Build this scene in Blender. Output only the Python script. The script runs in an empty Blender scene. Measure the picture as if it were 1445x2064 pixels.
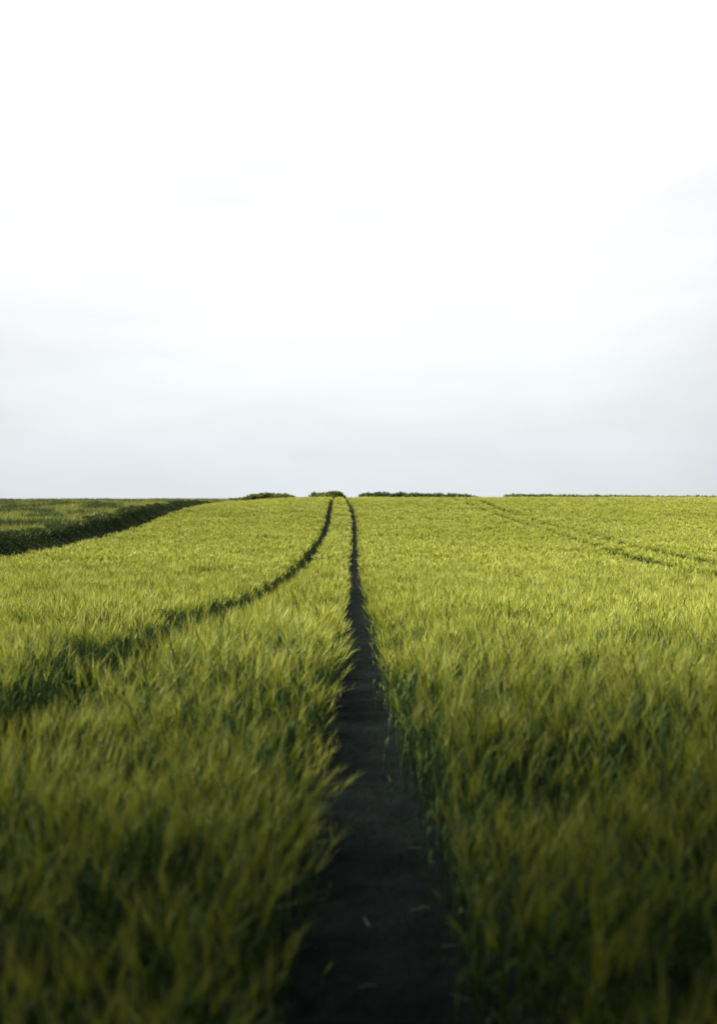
import bpy, math
import numpy as np
from mathutils import Vector, Matrix

rng = np.random.default_rng(11)
scene = bpy.context.scene
COL = scene.collection
EYE = 1.65                      # eye height above the soil at the camera
FPX = 1600.0                    # focal length in photo pixels (photo 1445 x 2064)
CROP = 0.65                     # crop height


# ------------------------------------------------------------------ helpers
def sm(a, b, x):
    t = np.clip((x - a) / (b - a), 0, 1)
    return t * t * (3 - 2 * t)


def _hash(ix, iy, s):
    h = (ix.astype(np.int64) * 374761393 + iy.astype(np.int64) * 668265263 + s * 1274126177) & 0xFFFFFFFF
    h = ((h ^ (h >> 13)) * 1274126177) & 0xFFFFFFFF
    return ((h ^ (h >> 16)) & 0xFFFF) / 65535.0


def noise(x, y, scale, seed=0):
    x = np.asarray(x, float) / scale + 1000.3
    y = np.asarray(y, float) / scale + 1000.7
    ix, iy = np.floor(x), np.floor(y)
    fx, fy = x - ix, y - iy
    fx, fy = fx * fx * (3 - 2 * fx), fy * fy * (3 - 2 * fy)
    a, b = _hash(ix, iy, seed), _hash(ix + 1, iy, seed)
    c, d = _hash(ix, iy + 1, seed), _hash(ix + 1, iy + 1, seed)
    return (a * (1 - fx) + b * fx) * (1 - fy) + (c * (1 - fx) + d * fx) * fy


def curve(pts):
    px = np.array([p[0] for p in pts], float)
    py = np.array([p[1] for p in pts], float)
    # monotone-ish cubic (Catmull-Rom tangents), vectorised
    m = np.gradient(py, px)

    def f(x):
        x = np.clip(np.asarray(x, float), px[0], px[-1])
        i = np.clip(np.searchsorted(px, x) - 1, 0, len(px) - 2)
        h = px[i + 1] - px[i]
        t = (x - px[i]) / h
        t2, t3 = t * t, t * t * t
        return ((2 * t3 - 3 * t2 + 1) * py[i] + (t3 - 2 * t2 + t) * h * m[i]
                + (-2 * t3 + 3 * t2) * py[i + 1] + (t3 - t2) * h * m[i + 1])
    return f


# ------------------------------------------------------------------ the lie of the land
# height of the crop tops relative to the eye, along the tramlines
top_main = curve([(-60, -1.0), (-10, -1.0), (0, -1.0), (3, -1.0), (5, -1.04), (8, -1.28), (12, -1.58), (17, -1.87), (26, -2.22),
                  (36, -2.37), (47, -2.30), (56, -1.98), (63, -1.55), (70, -1.06), (76, -.64), (82, -.30),
                  (87, -.13), (92, -.09), (97, -.18), (104, -.45), (120, -1.6), (160, -4), (300, -8), (800, -11), (3500, -14)])
top_left = curve([(-60, -.3), (0, -.45), (10, -.85), (20, -1.25), (30, -1.5), (36, -1.53), (50, -1.05), (66, -.45), (80, -.26), (100, -.17),
                  (120, -.2), (150, -.8), (200, -3), (300, -8), (800, -11), (3500, -14)])
BOUND = curve([(-60, -13.4), (0, -13.4), (30, -13.7), (50, -14.4), (67, -14.9), (80, -13.9), (100, -13.5), (3500, -13.5)])
track_r = curve([(-60, .08), (0, .08), (6, .08), (15, .11), (30, .15), (47, .25), (62, .28), (72, .12), (80, -.22), (88, -.5), (130, -1.0)])
track_l = curve([(-60, -1.78), (0, -1.78), (15, -1.76), (30, -1.72), (47, -1.66), (66, -1.72), (82, -1.9), (92, -1.8), (130, -1.4)])
tram_a = curve([(-60, 9.4), (10, 9.5), (22, 10.1), (32, 11.5), (50, 13.0), (65, 12.2), (80, 11.4), (130, 10)])
tram_b = curve([(-60, 11.4), (10, 11.5), (22, 12.1), (32, 13.5), (50, 15.0), (65, 13.9), (80, 13.2), (130, 12)])


def ground_z(x, y):
    """soil height (eye is at EYE)"""
    x = np.asarray(x, float)
    y = np.asarray(y, float)
    t = top_main(y)
    t = t - .45 * sm(-5, -14, x) * sm(70, 88, y)
    t = t + .08 * (noise(x, y, 14, 5) - .5) * sm(6, 20, y) * (1 - sm(70, 85, y))
    b = BOUND(y)
    l = top_left(y) + .1 * (noise(x, y, 9, 6) - .5)
    w = sm(-1.1, -2.7, x - b)
    z = t * (1 - w) + l * w
    return z + EYE - CROP


# ------------------------------------------------------------------ mesh batches
class Batch:
    def __init__(self):
        self.v, self.f, self.m, self.t, self.n = [], [], [], [], 0

    def ribbons(self, P, side, W, mat, tone):
        """P (N,K+1,3) spines, side (N,3) or (N,K+1,3), W (N,K+1) widths; one quad strip each"""
        N, K1 = P.shape[:2]
        if side.ndim == 2:
            side = side[:, None, :]
        off = side * (W[..., None] * .5)
        V = np.stack([P - off, P + off], axis=2).reshape(-1, 3)
        base = self.n + np.arange(N)[:, None] * (K1 * 2) + np.arange(K1 - 1)[None, :] * 2
        F = np.stack([base, base + 1, base + 3, base + 2], axis=-1).reshape(-1, 4)
        self.v.append(V.astype(np.float32))
        self.f.append(F.astype(np.int32))
        self.m.append(np.full(len(F), mat, np.int32))
        self.t.append(np.repeat(np.asarray(tone, np.float32), K1 * 2))
        self.n += len(V)

    def build(self, name, mats, parent=None):
        V = np.concatenate(self.v)
        F = np.concatenate(self.f)
        me = bpy.data.meshes.new(name)
        me.vertices.add(len(V))
        me.vertices.foreach_set('co', V.ravel())
        me.loops.add(F.size)
        me.loops.foreach_set('vertex_index', F.ravel())
        me.polygons.add(len(F))
        me.polygons.foreach_set('loop_start', np.arange(0, F.size, 4, dtype=np.int32))
        me.polygons.foreach_set('material_index', np.concatenate(self.m))
        a = me.attributes.new('tone', 'FLOAT', 'POINT')
        a.data.foreach_set('value', np.concatenate(self.t))
        me.update(calc_edges=True)
        for m in mats:
            me.materials.append(m)
        o = bpy.data.objects.new(name, me)
        COL.objects.link(o)
        o.parent = parent
        return o


def grid_mesh(name, xs, ys, zf, mat):
    X, Y = np.meshgrid(xs, ys)
    Z = zf(X, Y)
    V = np.stack([X, Y, Z], -1).reshape(-1, 3).astype(np.float32)
    nx, ny = len(xs), len(ys)
    i = (np.arange(ny - 1)[:, None] * nx + np.arange(nx - 1)[None, :]).ravel()
    F = np.stack([i, i + 1, i + nx + 1, i + nx], -1).astype(np.int32)
    me = bpy.data.meshes.new(name)
    me.vertices.add(len(V))
    me.vertices.foreach_set('co', V.ravel())
    me.loops.add(F.size)
    me.loops.foreach_set('vertex_index', F.ravel())
    me.polygons.add(len(F))
    me.polygons.foreach_set('loop_start', np.arange(0, F.size, 4, dtype=np.int32))
    me.polygons.foreach_set('use_smooth', np.ones(len(F), bool))
    me.update(calc_edges=True)
    me.materials.append(mat)
    o = bpy.data.objects.new(name, me)
    COL.objects.link(o)
    return o


# ------------------------------------------------------------------ materials
def leaf_mat(name, c0, c1, transl=.45, gloss=.06, rough=.45, noise_scale=None):
    """thin plant matter: diffuse + translucent + a little gloss; tone picks between two colours"""
    m = bpy.data.materials.new(name)
    m.use_nodes = True
    nt = m.node_tree
    nt.nodes.clear()
    N, L = nt.nodes.new, nt.links.new
    out = N('ShaderNodeOutputMaterial')
    at = N('ShaderNodeAttribute')
    at.attribute_name = 'tone'
    mix = N('ShaderNodeMix')
    mix.data_type = 'RGBA'
    mix.inputs[6].default_value = (*c0, 1)
    mix.inputs[7].default_value = (*c1, 1)
    L(at.outputs['Fac'], mix.inputs[0])
    d = N('ShaderNodeBsdfDiffuse')
    t = N('ShaderNodeBsdfTranslucent')
    L(mix.outputs[2], d.inputs['Color'])
    L(mix.outputs[2], t.inputs['Color'])
    m1 = N('ShaderNodeMixShader')
    m1.inputs[0].default_value = transl
    L(d.outputs[0], m1.inputs[1])
    L(t.outputs[0], m1.inputs[2])
    g = N('ShaderNodeBsdfGlossy')
    g.inputs['Roughness'].default_value = rough
    m2 = N('ShaderNodeMixShader')
    m2.inputs[0].default_value = gloss
    L(m1.outputs[0], m2.inputs[1])
    L(g.outputs[0], m2.inputs[2])
    L(m2.outputs[0], out.inputs['Surface'])
    return m


def soil_mat(name, c0, c1, scale=6.0, bump=.6, wet=.0):
    m = bpy.data.materials.new(name)
    m.use_nodes = True
    nt = m.node_tree
    N, L = nt.nodes.new, nt.links.new
    b = nt.nodes['Principled BSDF']
    b.inputs['Roughness'].default_value = .95 - wet
    b.inputs['Specular IOR Level'].default_value = .03
    tc = N('ShaderNodeTexCoord')
    n1 = N('ShaderNodeTexNoise')
    n1.inputs['Scale'].default_value = scale
    n1.inputs['Detail'].default_value = 8
    L(tc.outputs['Object'], n1.inputs['Vector'])
    r = N('ShaderNodeValToRGB')
    r.color_ramp.elements[0].position = .35
    r.color_ramp.elements[0].color = (*c0, 1)
    r.color_ramp.elements[1].position = .7
    r.color_ramp.elements[1].color = (*c1, 1)
    L(n1.outputs['Fac'], r.inputs[0])
    L(r.outputs[0], b.inputs['Base Color'])
    n2 = N('ShaderNodeTexNoise')
    n2.inputs['Scale'].default_value = scale * 5
    n2.inputs['Detail'].default_value = 6
    L(tc.outputs['Object'], n2.inputs['Vector'])
    bp = N('ShaderNodeBump')
    bp.inputs['Strength'].default_value = bump
    bp.inputs['Distance'].default_value = .03
    L(n2.outputs['Fac'], bp.inputs['Height'])
    L(bp.outputs[0], b.inputs['Normal'])
    return m


M_EAR = leaf_mat('barley_ear', (.155, .20, .005), (.265, .295, .012), .22, .02, .5)
M_AWN = leaf_mat('barley_awn', (.265, .305, .026), (.405, .42, .075), .25, .03, .5)
M_STEM = leaf_mat('barley_stem', (.024, .048, .018), (.05, .074, .02), .15, .006, .6)
M_LEAF = leaf_mat('barley_leaf', (.020, .044, .018), (.056, .084, .018), .2, .006, .6)
M_GRASS = leaf_mat('field_grass', (.125, .15, .03), (.24, .25, .055), .25, .02, .5)
M_WEED = leaf_mat('weed_leaf', (.035, .055, .02), (.075, .10, .03), .3, .01, .5)
M_HEDGE = leaf_mat('hedge_leaf', (.018, .03, .017), (.048, .065, .026), .25, .0, .5)
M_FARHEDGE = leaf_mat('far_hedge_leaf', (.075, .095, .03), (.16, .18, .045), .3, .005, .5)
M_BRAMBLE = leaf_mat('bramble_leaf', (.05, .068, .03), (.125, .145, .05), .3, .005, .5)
M_BARK = soil_mat('shade_tree_bark', (.03, .025, .02), (.07, .06, .045), 12, .4)
M_SHADE_LEAF = leaf_mat('shade_tree_leaf', (.035, .06, .015), (.07, .10, .025), .3, .04, .45)  # leaves of the added trees that shade the foreground
M_SOIL = soil_mat('field_soil', (.005, .006, .006), (.010, .0105, .0095), 5, .6)
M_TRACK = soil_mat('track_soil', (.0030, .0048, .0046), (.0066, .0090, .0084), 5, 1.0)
M_STRAW = leaf_mat('straw', (.07, .075, .065), (.12, .12, .10), .2, .03, .4)

# ------------------------------------------------------------------ ground sheet
xs = np.unique(np.concatenate([np.array([-3000, -1500, -700, -350, -180, -110, 110, 180, 350, 700, 1500, 3000.]),
                               np.arange(-90, 91, 2.0), np.arange(-18, 18.1, .5)]))
ys = np.unique(np.concatenate([np.array([-1000., -400, -150, -60, -30, -15]), np.arange(-8, 130, 1.0),
                               np.array([140, 160, 190, 230, 280, 340, 420, 520, 700, 1000, 1500, 2200, 3200.])]))
g = grid_mesh('ground', xs, ys, ground_z, M_SOIL)
g['kind'] = 'structure'


# wheel tracks: compacted soil strips with tyre-lug relief, just above the ground sheet
def track(name, cx, hw, y0, y1):
    us = np.linspace(-1, 1, 13)
    yy = np.concatenate([np.arange(y0, 12, .045), np.arange(12, y1, .5)])
    U, Y = np.meshgrid(us, yy)
    X = cx(Y) + U * hw
    Z = ground_z(X, Y) + .012
    lug = np.sin((Y * 1.0 + np.abs(U) * hw * .9) / .16 * 2 * math.pi)
    Z += (.012 * sm(.1, .7, lug) + .03 * (noise(X, Y, .07, 3) - .5) + .04 * (noise(X, Y, .22, 31) - .5) + .03 * (np.abs(U) ** 3)) * (Y < 12)
    Z[:, 0] -= .05
    Z[:, -1] -= .05
    V = np.stack([X, Y, Z], -1).reshape(-1, 3)
    nx, ny = len(us), len(yy)
    i = (np.arange(ny - 1)[:, None] * nx + np.arange(nx - 1)[None, :]).ravel()
    F = np.stack([i, i + 1, i + nx + 1, i + nx], -1)
    me = bpy.data.meshes.new(name)
    me.from_pydata(V.tolist(), [], F.tolist())
    me.polygons.foreach_set('use_smooth', np.ones(len(F), bool))
    me.materials.append(M_TRACK)
    o = bpy.data.objects.new(name, me)
    COL.objects.link(o)
    o['kind'] = 'structure'
    return o


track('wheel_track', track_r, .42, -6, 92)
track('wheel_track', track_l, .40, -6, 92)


# ------------------------------------------------------------------ barley
def scatter(y0, y1, density, half=lambda y: .5 * np.maximum(y, 0) + 3.0, x_min=None):
    """random points in the wedge the camera (and a camera a step aside) could see"""
    hmax = float(half(np.array(y1)))
    n = int((y1 - y0) * 2 * hmax * density)
    y = rng.uniform(y0, y1, n)
    x = rng.uniform(-hmax, hmax, n)
    k = np.abs(x) < half(y)
    return x[k], y[k]


def thin_out(x, y, amount=1.0):
    """keep-mask: no plants on the wheel tracks, ragged edges, thin streaks on the old tramlines, bare tufts here and there"""
    jit = (noise(x, y, .35, 21) - .5) * .14 + (noise(x, y, .1, 22) - .5) * .08
    far = sm(8, 40, y)
    dr = np.abs(x - track_r(y)) + jit
    dl = np.abs(x - track_l(y) + .07 * (1 - sm(9, 16, y))) + jit
    keep = (dr > .29 - .05 * sm(3, 9, y)) & (dl > .16 + .23 * sm(5.1, 6.1, y) - .08 * sm(10, 22, y) - .04 * sm(30, 60, y))
    keep |= (np.minimum(dr, dl) > .13) & (rng.random(len(x)) < .035)      # stray shoots in the tracks' edges
    u = rng.random(len(x))
    for tr, ph in ((tram_a, 0), (tram_b, 9)):
        d = np.abs(x - tr(y))
        gapn = noise(x * 0 + ph, y, 4, 33)
        keep &= ~((d < .20 + .08 * gapn + .20 * (1 - sm(26, 62, y))) & (u < .93))
    keep &= x > BOUND(y) + .05 * (noise(x, y, .5, 4) - .5)
    patch = noise(x, y, .42, 8) * .65 + noise(x, y, .16, 9) * .35
    keep &= ~((patch < .34 + .07 * (1 - sm(5, 12, y))) & (u < .8 * amount))
    return keep


def lean_of(x, y):
    """coherent wind lean plus the flop of edge plants into the tracks"""
    lx = -.01 + .08 * (noise(x, y, .4, 12) - .5) + .10 * (noise(x, y, 2.3, 13) - .5)
    ly = -.02 + .13 * (noise(x, y, .4, 14) - .5)
    lx += rng.normal(0, .085, len(x))
    ly += rng.normal(0, .07, len(x))
    for tr, s in ((track_r, 1.0), (track_l, .25)):
        d = x - tr(y)
        edge = np.exp(-((np.abs(d) - .24).clip(0) / .16) ** 2) * (np.abs(d) < .8)
        strong = np.where(d < 0, .17, -.07)
        lx += s * edge * strong * rng.uniform(.0, 1.6, len(x))
    return lx, ly


def bend_pts(bx, by, bz, H, lx, ly, ts, k=1.0):
    ts = np.asarray(ts)[None, :]
    q = ts ** 2 * k
    X = bx[:, None] + (H * lx)[:, None] * q
    Y = by[:, None] + (H * ly)[:, None] * q
    Z = bz[:, None] + H[:, None] * (ts - .18 * (lx ** 2 + ly ** 2)[:, None] * ts ** 3)
    return np.stack([X, Y, Z], -1)


def side_vec(n, ang=None):
    a = rng.uniform(0, 2 * math.pi, n) if ang is None else ang
    return np.stack([np.cos(a), np.sin(a), np.zeros(n)], -1)


def unit(v):
    return v / np.maximum(np.linalg.norm(v, axis=-1, keepdims=True), 1e-9)


def barley(B, x, y, lod):
    n = len(x)
    if not n:
        return
    z = ground_z(x, y) - .01
    H = CROP * (.70 + .27 * noise(x, y, .24, 17) + .20 * noise(x, y, .55, 19) + .16 * noise(x, y, 3.1, 18)) * rng.normal(1, .07, n).clip(.75, 1.2)
    dr = np.minimum(np.abs(x - track_r(y)), np.abs(x - track_l(y)))
    H *= np.where((x > track_l(y)) & (x < -1.2), .97, .80 + .20 * sm(.22, .42, dr))
    H *= np.where(dr < .21, rng.uniform(.2, .5, n), 1)
    lx, ly = lean_of(x, y)
    tone = (.42 * noise(x, y, .8, 25) + .36 * noise(x / 2.5, y, 4, 26) + .2 * noise(x, y, 15, 27) + rng.normal(.06, .13, n)).clip(0, 1)
    x0, y0, z0, H0, lx0, ly0, tone0 = x, y, z, H, lx, ly, tone
    wide = (1.0, 1.4, 2.6)[lod]
    # stem
    ts = ([0, .3, .55, .8], [0, .4, .8], [0, .8])[lod]
    P = bend_pts(x, y, z, H, lx, ly, ts)
    W = np.repeat(np.linspace(.0045, .003, len(ts))[None, :], n, 0) * wide
    B.ribbons(P, side_vec(n), W, 2, tone)
    # ear (four in ten of the shoots are leafy tillers that carry none)
    has = rng.random(n) < .58
    P, x, y, z, H, lx, ly, tone = P[has], x[has], y[has], z[has], H[has], lx[has], ly[has], tone[has]
    xl, yl, zl, Hl, lxl, lyl, tonel, nall = x0, y0, z0, H0, lx0, ly0, tone0, n
    n = len(x)
    nod = rng.uniform(.3, 1.3, n)
    p0, p1 = P[:, -1], None
    d0 = unit(bend_pts(x, y, z, H, lx, ly, [.8, .86])[:, 1] - P[:, -1])
    hd = np.stack([lx, ly, np.zeros(n)], -1)
    hd = unit(hd + .02)
    el = H * rng.uniform(.10, .145, n)
    d1 = unit(d0 + hd * (nod * .35)[:, None])
    e1 = p0 + d0 * (el * .5)[:, None]
    e2 = e1 + d1 * (el * .5)[:, None]
    a0 = rng.uniform(0, math.pi, n)
    E = np.stack([p0, e1, e2], 1)
    We = np.repeat(np.array([[.003, .0075, .004]]), n, 0) * (1.0, 1.3, 2.6)[lod]
    B.ribbons(E, side_vec(n, a0), We, 0, tone)
    if lod < 2:
        B.ribbons(E, side_vec(n, a0 + math.pi / 2), We, 0, tone)
    # awns: a brush of bristles past the ear
    na = (7, 5, 4)[lod]
    for k in range(na):
        f = rng.uniform(0, 1, n)
        st = p0 * (1 - f)[:, None] + e2 * f[:, None]
        spread = rng.normal(0, (.24, .27, .34)[lod], (n, 3))
        da = unit(d1 + spread)
        al = H * rng.uniform(.13, .23, n)
        mid = st + da * (al * .5)[:, None]
        tip = mid + unit(da + hd * .12) * (al * .5)[:, None]
        w0 = (.0015, .0031, .0125)[lod]
        Wa = np.repeat(np.array([[w0, w0 * .8, w0 * .15]]), n, 0)
        B.ribbons(np.stack([st, mid, tip], 1), side_vec(n), Wa, 1, (tone + rng.normal(0, .12, n)).clip(0, 1))
    # leaves
    x, y, z, H, lx, ly, tone, n = xl, yl, zl, Hl, lxl, lyl, tonel, nall
    nl = (4, 2, 1)[lod]
    for k in range(nl):
        t0 = rng.uniform(.2, .78, n)
        st = bend_pts(x, y, z, H, lx, ly, [0])[:, 0] * 0
        q = t0 ** 2
        st = np.stack([x + H * lx * q, y + H * ly * q, z + H * t0], -1)
        az = rng.uniform(0, 2 * math.pi, n)
        o = side_vec(n, az)
        ll = rng.uniform(.14, .26, n) * (H / CROP) * (.55 + .45 * sm(.3, .6, np.minimum(np.abs(x - track_r(y)), np.abs(x - track_l(y)))))
        up = rng.uniform(.9, 2.0, n)
        m1 = st + (o * .26 + np.array([0, 0, 1]) * (up * .45)[:, None]) * (ll * .6)[:, None]
        m2 = m1 + (o * .55 + np.array([0, 0, 1]) * ((up - .9) * .6)[:, None]) * (ll * .5)[:, None]
        Wl = np.repeat(np.array([[.006, .010, .001]]), n, 0) * (.85, 1.2, 2.5)[lod]
        B.ribbons(np.stack([st, m1, m2], 1), side_vec(n, az + math.pi / 2 + rng.normal(0, .3, n)), Wl, 3,
                  (tone + rng.normal(0, .15, n)).clip(0, 1))


B = Batch()
D1, D2 = 8.0, 26.0              # level-of-detail ranges (cross-faded)
x, y = scatter(-1.5, 10.5, 600)
k = thin_out(x, y) & (rng.random(len(x)) < 1 - sm(D1 - 2, D1 + 2.5, y))
barley(B, x[k], y[k], 0)
x, y = scatter(5.5, 32, 500, lambda y: .5 * y + 3.5)
k = thin_out(x, y) & (rng.random(len(x)) < sm(D1 - 2, D1 + 2.5, y) * (1 - sm(D2 - 5, D2 + 5, y)))
barley(B, x[k], y[k], 1)
x, y = scatter(20, 99, 175, lambda y: .5 * y + 5)
k = thin_out(x, y, .35) & (rng.random(len(x)) < sm(D2 - 5, D2 + 5, y))
barley(B, x[k], y[k], 2)
crop = B.build('barley_crop', [M_EAR, M_AWN, M_STEM, M_LEAF])
crop['kind'] = 'stuff'
crop['label'] = 'yellow green barley field standing either side of the two dark wheel tracks'
crop['category'] = 'crop'

# ------------------------------------------------------------------ the field beyond the boundary, rougher and greener
B = Batch()
n = 260000
y = rng.uniform(18, 140, n)
x = -rng.uniform(0, 1, n) * (.5 * y + 8 - 13) - 13.2
k = (x < BOUND(y) - 2.0) & (x > -(.5 * y + 8))
x, y = x[k], y[k]
weed = noise(x, y / 1.0, 3.2, 41) * .6 + noise(x, y, 1.1, 42) * .4
k = rng.random(len(x)) < .9 - .5 * (noise(x, y, 1.6, 44) < .3)
x, y, weed = x[k], y[k], weed[k]
n = len(x)
isw = (weed > .60) & (rng.random(n) < .9)
z = ground_z(x, y) - .02
H = np.where(isw, .62, .52) * rng.normal(1, .12, n).clip(.6, 1.4)
lx = .3 * (noise(x, y, 1.5, 45) - .5) + rng.normal(0, .18, n)
ly = rng.normal(0, .18, n)
tone = (.4 * noise(x, y, 5, 46) + .3 * noise(x, y, 1, 47) + rng.normal(.15, .15, n)).clip(0, 1)
for sel, mat in ((~isw, 0), (isw, 1)):
    m = int(sel.sum())
    for r in range(2):
        P = bend_pts(x[sel], y[sel], z[sel], H[sel] * rng.uniform(.7, 1.1, m), lx[sel] + rng.normal(0, .15, m),
                     ly[sel] + rng.normal(0, .15, m), [0, .5, 1])
        B.ribbons(P, side_vec(m), np.repeat(np.array([[.03, .04, .006]]), m, 0), mat, tone[sel])
gr = B.build('field_grass', [M_GRASS, M_WEED])
gr['kind'] = 'stuff'
gr['label'] = 'rough green field with darker weedy streaks beyond the hedge on the left'
gr['category'] = 'grass'


# ------------------------------------------------------------------ hedges
def hedge(name, path, height, width, nleaf, leaf, mat, label, group=None, hvar=.3, seed=1, base_drop=0.0, gap=.2):
    """a hedge along a list of (x, y): leaf-sized faces through its volume, with twiggy stems inside"""
    pts = np.array(path, float)
    seg = np.linalg.norm(np.diff(pts, axis=0), axis=1)
    cum = np.concatenate([[0], np.cumsum(seg)])
    total = cum[-1]
    s = rng.uniform(0, total, nleaf)
    cx = np.interp(s, cum, pts[:, 0])
    cy = np.interp(s, cum, pts[:, 1])
    hh = height(s / total) * (1 - hvar + 2 * hvar * (.6 * noise(s, s * 0 + seed, 1.1, seed) + .4 * noise(s, s * 0, .4, seed + 1)))
    # cross-section: dome, leaves denser to the outside
    a = rng.uniform(0, math.pi, nleaf)
    r = rng.uniform(.25, 1, nleaf) ** .5
    ox = np.cos(a) * r * width * .5
    oz = np.abs(np.sin(a)) ** .6 * r * hh
    ang = math.atan2(pts[-1, 1] - pts[0, 1], pts[-1, 0] - pts[0, 0]) + math.pi / 2
    lump = (noise(s, oz * 2 + seed, .7, seed + 2) - .5) * width * .35
    X = cx + math.cos(ang) * (ox + lump)
    Y = cy + math.sin(ang) * (ox + lump)
    Z = ground_z(X, Y) + oz - base_drop
    P0 = np.stack([X, Y, Z], -1)
    keep = noise(s, oz * 1.0 + seed * 3, .45, seed + 3) > gap
    P0 = P0[keep]
    n = len(P0)
    d = unit(rng.normal(0, 1, (n, 3)) + np.array([0, 0, .35]))
    l = leaf * rng.uniform(.6, 1.3, n)
    P = np.stack([P0, P0 + d * (l * .5)[:, None], P0 + d * l[:, None]], 1)
    sd = unit(np.cross(d, rng.normal(0, 1, (n, 3))))
    B = Batch()
    tone = (.6 * noise(s[keep], P0[:, 2], .6, seed + 4) + rng.normal(.2, .2, n)).clip(0, 1)
    B.ribbons(P, sd, np.stack([l * .25, l * .6, l * .06], 1), 0, tone)
    root = B.build(name, [mat])
    root['label'] = label
    root['category'] = 'hedge'
    if group:
        root['group'] = group
    return root


yy = np.linspace(14, 90, 40)
hedge('boundary_hedge', [(float(BOUND(v)) - 1.75, v) for v in yy],
      lambda t: .62 + .1 * np.sin(t * 9) - .2 * sm(.8, 1, t), 1.8, 240000, .065, M_HEDGE,
      'long low dark green hedge in the dip along the left edge of the barley', hvar=.3, seed=3)


def far_hedge(px0, px1, D, peak, label, mat=M_FARHEDGE, nl=3500, shape=None, hvar=.25, seed=5, leaf=.28, w=2.0):
    """a hedge behind the brow: its ends by their bearing in the photo, its height from where its top shows over the brow"""
    x0, x1 = (px0 - 705) * D / FPX, (px1 - 705) * D / FPX
    path = [(x0 + (x1 - x0) * t, D + 1.5 * math.sin(t * 5 + seed)) for t in np.linspace(0, 1, 12)]
    ztop = (1002 - peak) * D / FPX + EYE

    def hgt(t):
        X = x0 + (x1 - x0) * t
        full = ztop - ground_z(X, X * 0 + D)
        env = sm(0, .10, t) * (1 - sm(.86, 1, t)) if shape is None else shape(t)
        return np.maximum(full - (1 - env) * .95, .3)
    return hedge('far_hedge', path, hgt, w, nl * 4, leaf, mat, label, 'hedges peeping over the brow of the field', hvar, seed, gap=.08)


far_hedge(466, 610, 112, 993.6, 'low rounded green hedge on the brow just left of the two wheel tracks', nl=5000, seed=5, hvar=.09,
          shape=lambda t: sm(0, .5, t) * (1 - .8 * sm(.6, 1, t)))
far_hedge(622, 696, 108, 993.5, 'short green hedge on the brow where the two wheel tracks run out', nl=3500, seed=7, hvar=.05)
far_hedge(716, 880, 116, 995.3, 'long dark hedge on the brow just right of the wheel tracks', M_BRAMBLE, 6000, seed=9, hvar=.09)
far_hedge(850, 990, 124, 995, 'dark tapering hedge on the brow, next beyond the long dark one', M_BRAMBLE, 5000, seed=13, hvar=.09,
          shape=lambda t: sm(-.1, .1, t) * (1 - sm(.45, 1, t)))
far_hedge(1010, 1130, 130, 997.5, 'faint low hedge on the brow right of the dark hedges', nl=4000, seed=15, hvar=.05)
far_hedge(1100, 1560, 135, 999, 'smooth clipped green hedge along the far right skyline', nl=16000, seed=17, hvar=.03,
          shape=lambda t: np.ones_like(t))

# ------------------------------------------------------------------ broken straws lying on the near wheel track
for i, (px, py) in enumerate([(826, 1512), (842, 1603), (838, 1730), (858, 1858), (842, 1862), (908, 1941), (738, 1888), (650, 1840), (742, 2026), (930, 2052), (870, 1760)]):
    D = EYE * FPX / (py - 1002)
    X = (px - 705) * D / FPX
    Bq = Batch()
    L_ = rng.uniform(.035, .075)
    a = rng.normal(0, .5)
    ts = np.linspace(-.5, .5, 5)
    zz = float(ground_z(X, D)) + .05 + .004 * (1 - 4 * ts ** 2)
    P = np.stack([ts * L_ * math.cos(a), ts * L_ * math.sin(a) + .006 * ts ** 2, zz - zz[0] + .004], -1)[None]
    Bq.ribbons(P, np.array([[-math.sin(a), math.cos(a), 0]]), np.full((1, 5), .005), 0, [rng.random()])
    Bq.ribbons(P, np.array([[0, 0, 1.0]]), np.full((1, 5), .004), 0, [rng.random()])
    o = Bq.build('fallen_straw', [M_STRAW])
    o.location = (X, D, float(ground_z(X, D)) + .035)
    o['label'] = 'short pale broken straw lying on the dark soil of the near wheel track'
    o['category'] = 'straw'
    o['group'] = 'broken straws on the wheel track'

# ------------------------------------------------------------------ unseen trees added behind and above the camera to darken the near crop
def tube(path, rad, nseg=10):
    path = np.array(path, float)
    rad = np.array(rad, float)
    tan = unit(np.gradient(path, axis=0))
    ref = np.array([.37, .91, .2])
    u = unit(np.cross(tan, ref))
    v = np.cross(tan, u)
    a = np.linspace(0, 2 * math.pi, nseg, endpoint=False)
    ring = path[:, None] + rad[:, None, None] * (np.cos(a)[None, :, None] * u[:, None] + np.sin(a)[None, :, None] * v[:, None])
    V = ring.reshape(-1, 3)
    F = []
    for i in range(len(path) - 1):
        for j in range(nseg):
            k = (j + 1) % nseg
            F.append((i * nseg + j, i * nseg + k, (i + 1) * nseg + k, (i + 1) * nseg + j))
    F.append(tuple(range(nseg - 1, -1, -1)))
    F.append(tuple(range((len(path) - 1) * nseg, len(path) * nseg)))
    return V, F


def mesh_obj(name, V, F, mat, parent=None, smooth=True):
    me = bpy.data.meshes.new(name)
    me.from_pydata(np.asarray(V).tolist(), [], F)
    me.polygons.foreach_set('use_smooth', np.full(len(F), smooth))
    me.materials.append(mat)
    o = bpy.data.objects.new(name, me)
    COL.objects.link(o)
    o.parent = parent
    return o


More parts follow.
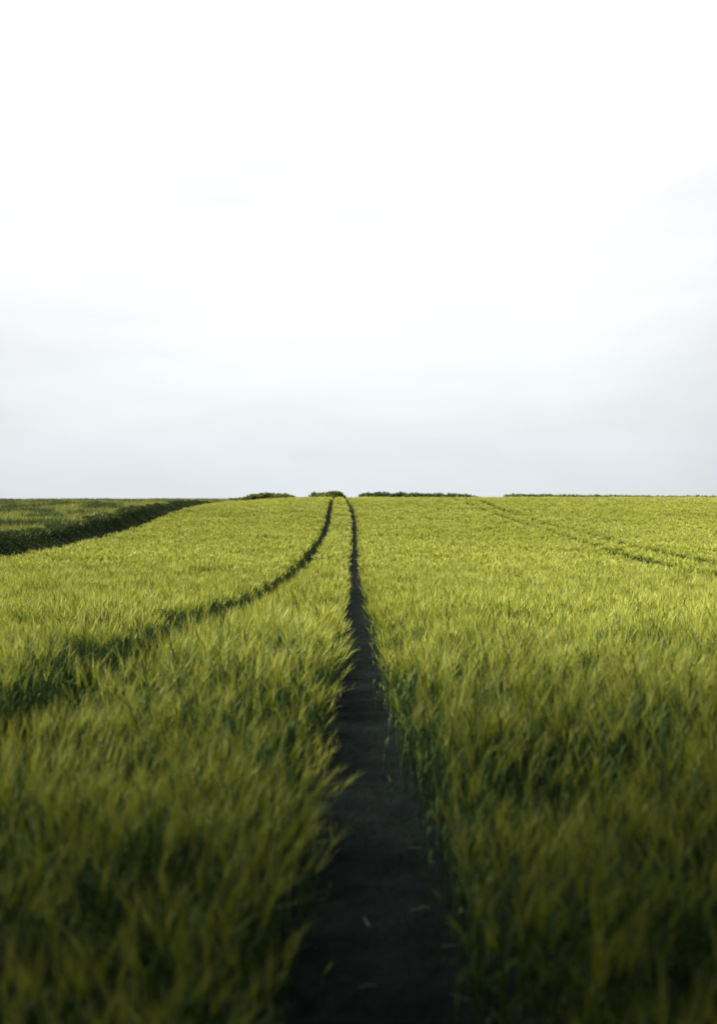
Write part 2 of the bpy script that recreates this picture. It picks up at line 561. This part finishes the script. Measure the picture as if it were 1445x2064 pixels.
def add_shade_tree(TX, TY, CC, CR, nblob, label):  # tree added out of view, blocking sun and sky from the foreground
    tz = float(ground_z(TX, TY))
    tree = bpy.data.objects.new('shade_tree', None)
    COL.objects.link(tree)
    tree.location = (TX, TY, tz)
    tree['label'] = label
    tree['category'] = 'tree'
    tree['group'] = 'added shade trees out of view'
    V, F = tube([(0, 0, -.2), (.02, .03, .4), (-.05, .1, 1.6), (-.2, .25, 3.0), (-.35, .4, 4.6), (-.4, .5, 6.5), (-.3, .5, 9)],
                [.62, .42, .36, .33, .27, .18, .05], 14)
    mesh_obj('trunk', V, F, M_BARK, tree)
    blobs = []
    for i in range(11):
        a = i * 2.399 + .4
        st = np.array([-.25 - .01 * i, .3 + .01 * i, 3.0 + .38 * i])
        d = np.array([math.cos(a), math.sin(a), 0])
        en = CC + d * CR * rng.uniform(.55, .8) + np.array([0, 0, rng.uniform(-1.2, 1.6)])
        en[1] = min(en[1], 2.0 - TY)
        md = st * .5 + en * .5 + np.array([0, 0, .7])
        V, F = tube([st, st * .75 + md * .25, md, md * .5 + en * .5 + np.array([0, 0, .2]), en], [.17, .14, .10, .06, .02], 8)
        mesh_obj('limb', V, F, M_BARK, tree)
    for i in range(nblob):
        d = unit(rng.normal(0, 1, 3))
        blobs.append((CC + d * CR * rng.uniform(.35, .97), rng.uniform(1.0, 1.9)))
    n_each = 700
    P0 = np.concatenate([c + unit(rng.normal(0, 1, (n_each, 3))) * (rng.uniform(.3, 1, (n_each, 1)) ** .5) * rr * np.array([1, 1, .7]) for c, rr in blobs])
    wx, wy, wz = P0[:, 0] + TX, P0[:, 1] + TY, P0[:, 2] + tz - EYE
    # foliage shaped to block side light lower down and stay out of view
    P0 = P0[(P0[:, 2] > np.where(np.abs(wx) > 5, 2.3, 3.4)) & ((wy < 0) | (wz > .68 * wy + 1.1))]
    n = len(P0)
    d = unit(rng.normal(0, 1, (n, 3)) + np.array([0, 0, -.1]))
    l = .24 * rng.uniform(.6, 1.3, n)
    B = Batch()
    B.ribbons(np.stack([P0, P0 + d * (l * .5)[:, None], P0 + d * l[:, None]], 1), unit(np.cross(d, rng.normal(0, 1, (n, 3)))),
              np.stack([l * .3, l * .75, l * .1], 1), 0, rng.random(n))
    B.build('shade_crown', [M_SHADE_LEAF], tree)


add_shade_tree(-7.6, -4.45, np.array([1.2, .8, 8.0]), np.array([11.0, 7.6, 3.6]), 150,
           'wide added shade tree out of view behind the camera, left of the wheel tracks')
add_shade_tree(7.4, -4.6, np.array([-1.0, 1.0, 7.6]), np.array([8.0, 7.4, 3.6]), 110,
           'smaller added shade tree out of view behind the camera, right of the wheel tracks')

# ------------------------------------------------------------------ camera
cam = bpy.data.cameras.new('camera')
cam.sensor_fit = 'VERTICAL'
cam.sensor_height = 36
cam.lens = FPX / 2064 * 36
cam.clip_start = .05
cam.clip_end = 6000
cam.dof.use_dof = True
cam.dof.focus_distance = 13
cam.dof.aperture_fstop = 1.15
co = bpy.data.objects.new('camera', cam)
COL.objects.link(co)
co.location = (0, 0, EYE)
co.rotation_euler = (math.radians(90) - math.atan(30 / FPX), 0, -math.atan(17.5 / FPX))
scene.camera = co

# ------------------------------------------------------------------ light: bright overcast, the sun behind cloud ahead of the camera
SUN_EL, SUN_AZ = math.radians(48), math.radians(-95)        # azimuth from +Y, positive to the right
sl = bpy.data.lights.new('sun', 'SUN')
sl.energy = 5.0
sl.angle = math.radians(24)
sl.color = (1, .95, .85)
so = bpy.data.objects.new('sun', sl)
COL.objects.link(so)
sd = Vector((math.sin(SUN_AZ) * math.cos(SUN_EL), math.cos(SUN_AZ) * math.cos(SUN_EL), math.sin(SUN_EL)))
so.rotation_euler = sd.to_track_quat('Z', 'Y').to_euler()
so.location = (0, 20, 40)

w = bpy.data.worlds.new('World')
scene.world = w
w.use_nodes = True
nt = w.node_tree
nt.nodes.clear()
N, L = nt.nodes.new, nt.links.new
out = N('ShaderNodeOutputWorld')
bg = N('ShaderNodeBackground')
bg.inputs['Strength'].default_value = .1
sky = N('ShaderNodeTexSky')
sky.sky_type = 'NISHITA'
sky.sun_disc = False
sky.sun_elevation = SUN_EL
sky.sun_rotation = SUN_AZ
tc = N('ShaderNodeTexCoord')
sep = N('ShaderNodeSeparateXYZ')
L(tc.outputs['Generated'], sep.inputs[0])


def math_node(op, a, b=None, c=None):
    m = N('ShaderNodeMath')
    m.operation = op
    for i, v in enumerate((a, b, c)):
        if v is None:
            continue
        if isinstance(v, (int, float)):
            m.inputs[i].default_value = v
        else:
            L(v, m.inputs[i])
    return m.outputs[0]


# cloud deck brightness by elevation (z of the view direction), then brighter round the hidden sun, dimmer away from it
ramp = N('ShaderNodeValToRGB')
cr = ramp.color_ramp
cr.interpolation = 'B_SPLINE'
stops = [(0, (.285, .299, .313)), (.06, (.288, .303, .313)), (.13, (.316, .327, .333)), (.23, (.350, .357, .359)), (.36, (.366, .367, .367)), (.55, (.39, .39, .39)), (1, (1.3, 1.3, 1.3))]
cr.elements[0].position, cr.elements[0].color = stops[0][0], (*stops[0][1], 1)
cr.elements[1].position, cr.elements[1].color = stops[-1][0], (*stops[-1][1], 1)
for p, c in stops[1:-1]:
    e = cr.elements.new(p)
    e.color = (*c, 1)
L(math_node('MAXIMUM', sep.outputs['Z'], 0.0), ramp.inputs[0])
dot = N('ShaderNodeVectorMath')
dot.operation = 'DOT_PRODUCT'
L(tc.outputs['Generated'], dot.inputs[0])
dot.inputs[1].default_value = (-.03, .932, .36)
glow = N('ShaderNodeMapRange')
glow.interpolation_type = 'SMOOTHSTEP'
glow.inputs['From Min'].default_value = -.2
glow.inputs['From Max'].default_value = .95
glow.inputs['To Min'].default_value = .2
glow.inputs['To Max'].default_value = 1.05
L(dot.outputs['Value'], glow.inputs['Value'])
# soft stratus: noise stretched along the horizon
mp = N('ShaderNodeMapping')
mp.inputs['Scale'].default_value = (1.6, 1.6, 7.0)
L(tc.outputs['Generated'], mp.inputs['Vector'])
cn = N('ShaderNodeTexNoise')
cn.inputs['Scale'].default_value = 1.4
cn.inputs['Detail'].default_value = 5
cn.inputs['Roughness'].default_value = .55
L(mp.outputs[0], cn.inputs['Vector'])
cl = N('ShaderNodeMapRange')
cl.inputs['From Min'].default_value = .3
cl.inputs['From Max'].default_value = .7
cl.inputs['To Min'].default_value = .90
cl.inputs['To Max'].default_value = 1.035
L(cn.outputs['Fac'], cl.inputs['Value'])
core = N('ShaderNodeMapRange')
core.interpolation_type = 'SMOOTHSTEP'
core.inputs['From Min'].default_value = .80
core.inputs['From Max'].default_value = .985
core.inputs['To Min'].default_value = .85
core.inputs['To Max'].default_value = 1.0
L(dot.outputs['Value'], core.inputs['Value'])
glow2 = math_node('MULTIPLY', glow.outputs[0], core.outputs[0])
amp = math_node('MULTIPLY', math_node('MULTIPLY', glow2, cl.outputs[0]), 10.0)
vs = N('ShaderNodeVectorMath')
vs.operation = 'SCALE'
L(ramp.outputs[0], vs.inputs[0])
L(amp, vs.inputs['Scale'])
mx = N('ShaderNodeMix')
mx.data_type = 'RGBA'
mx.inputs[0].default_value = .985
L(sky.outputs[0], mx.inputs[6])
L(vs.outputs[0], mx.inputs[7])
L(mx.outputs[2], bg.inputs['Color'])
L(bg.outputs[0], out.inputs['Surface'])

# ------------------------------------------------------------------ render settings
scene.view_settings.view_transform = 'Standard'
scene.view_settings.look = 'None'
scene.view_settings.exposure = 1.5
scene.view_settings.gamma = 1
scene.cycles.use_denoising = True
scene.cycles.max_bounces = 6
scene.cycles.diffuse_bounces = 3
scene.cycles.transmission_bounces = 4
scene.cycles.glossy_bounces = 2
scene.cycles.sample_clamp_indirect = 4
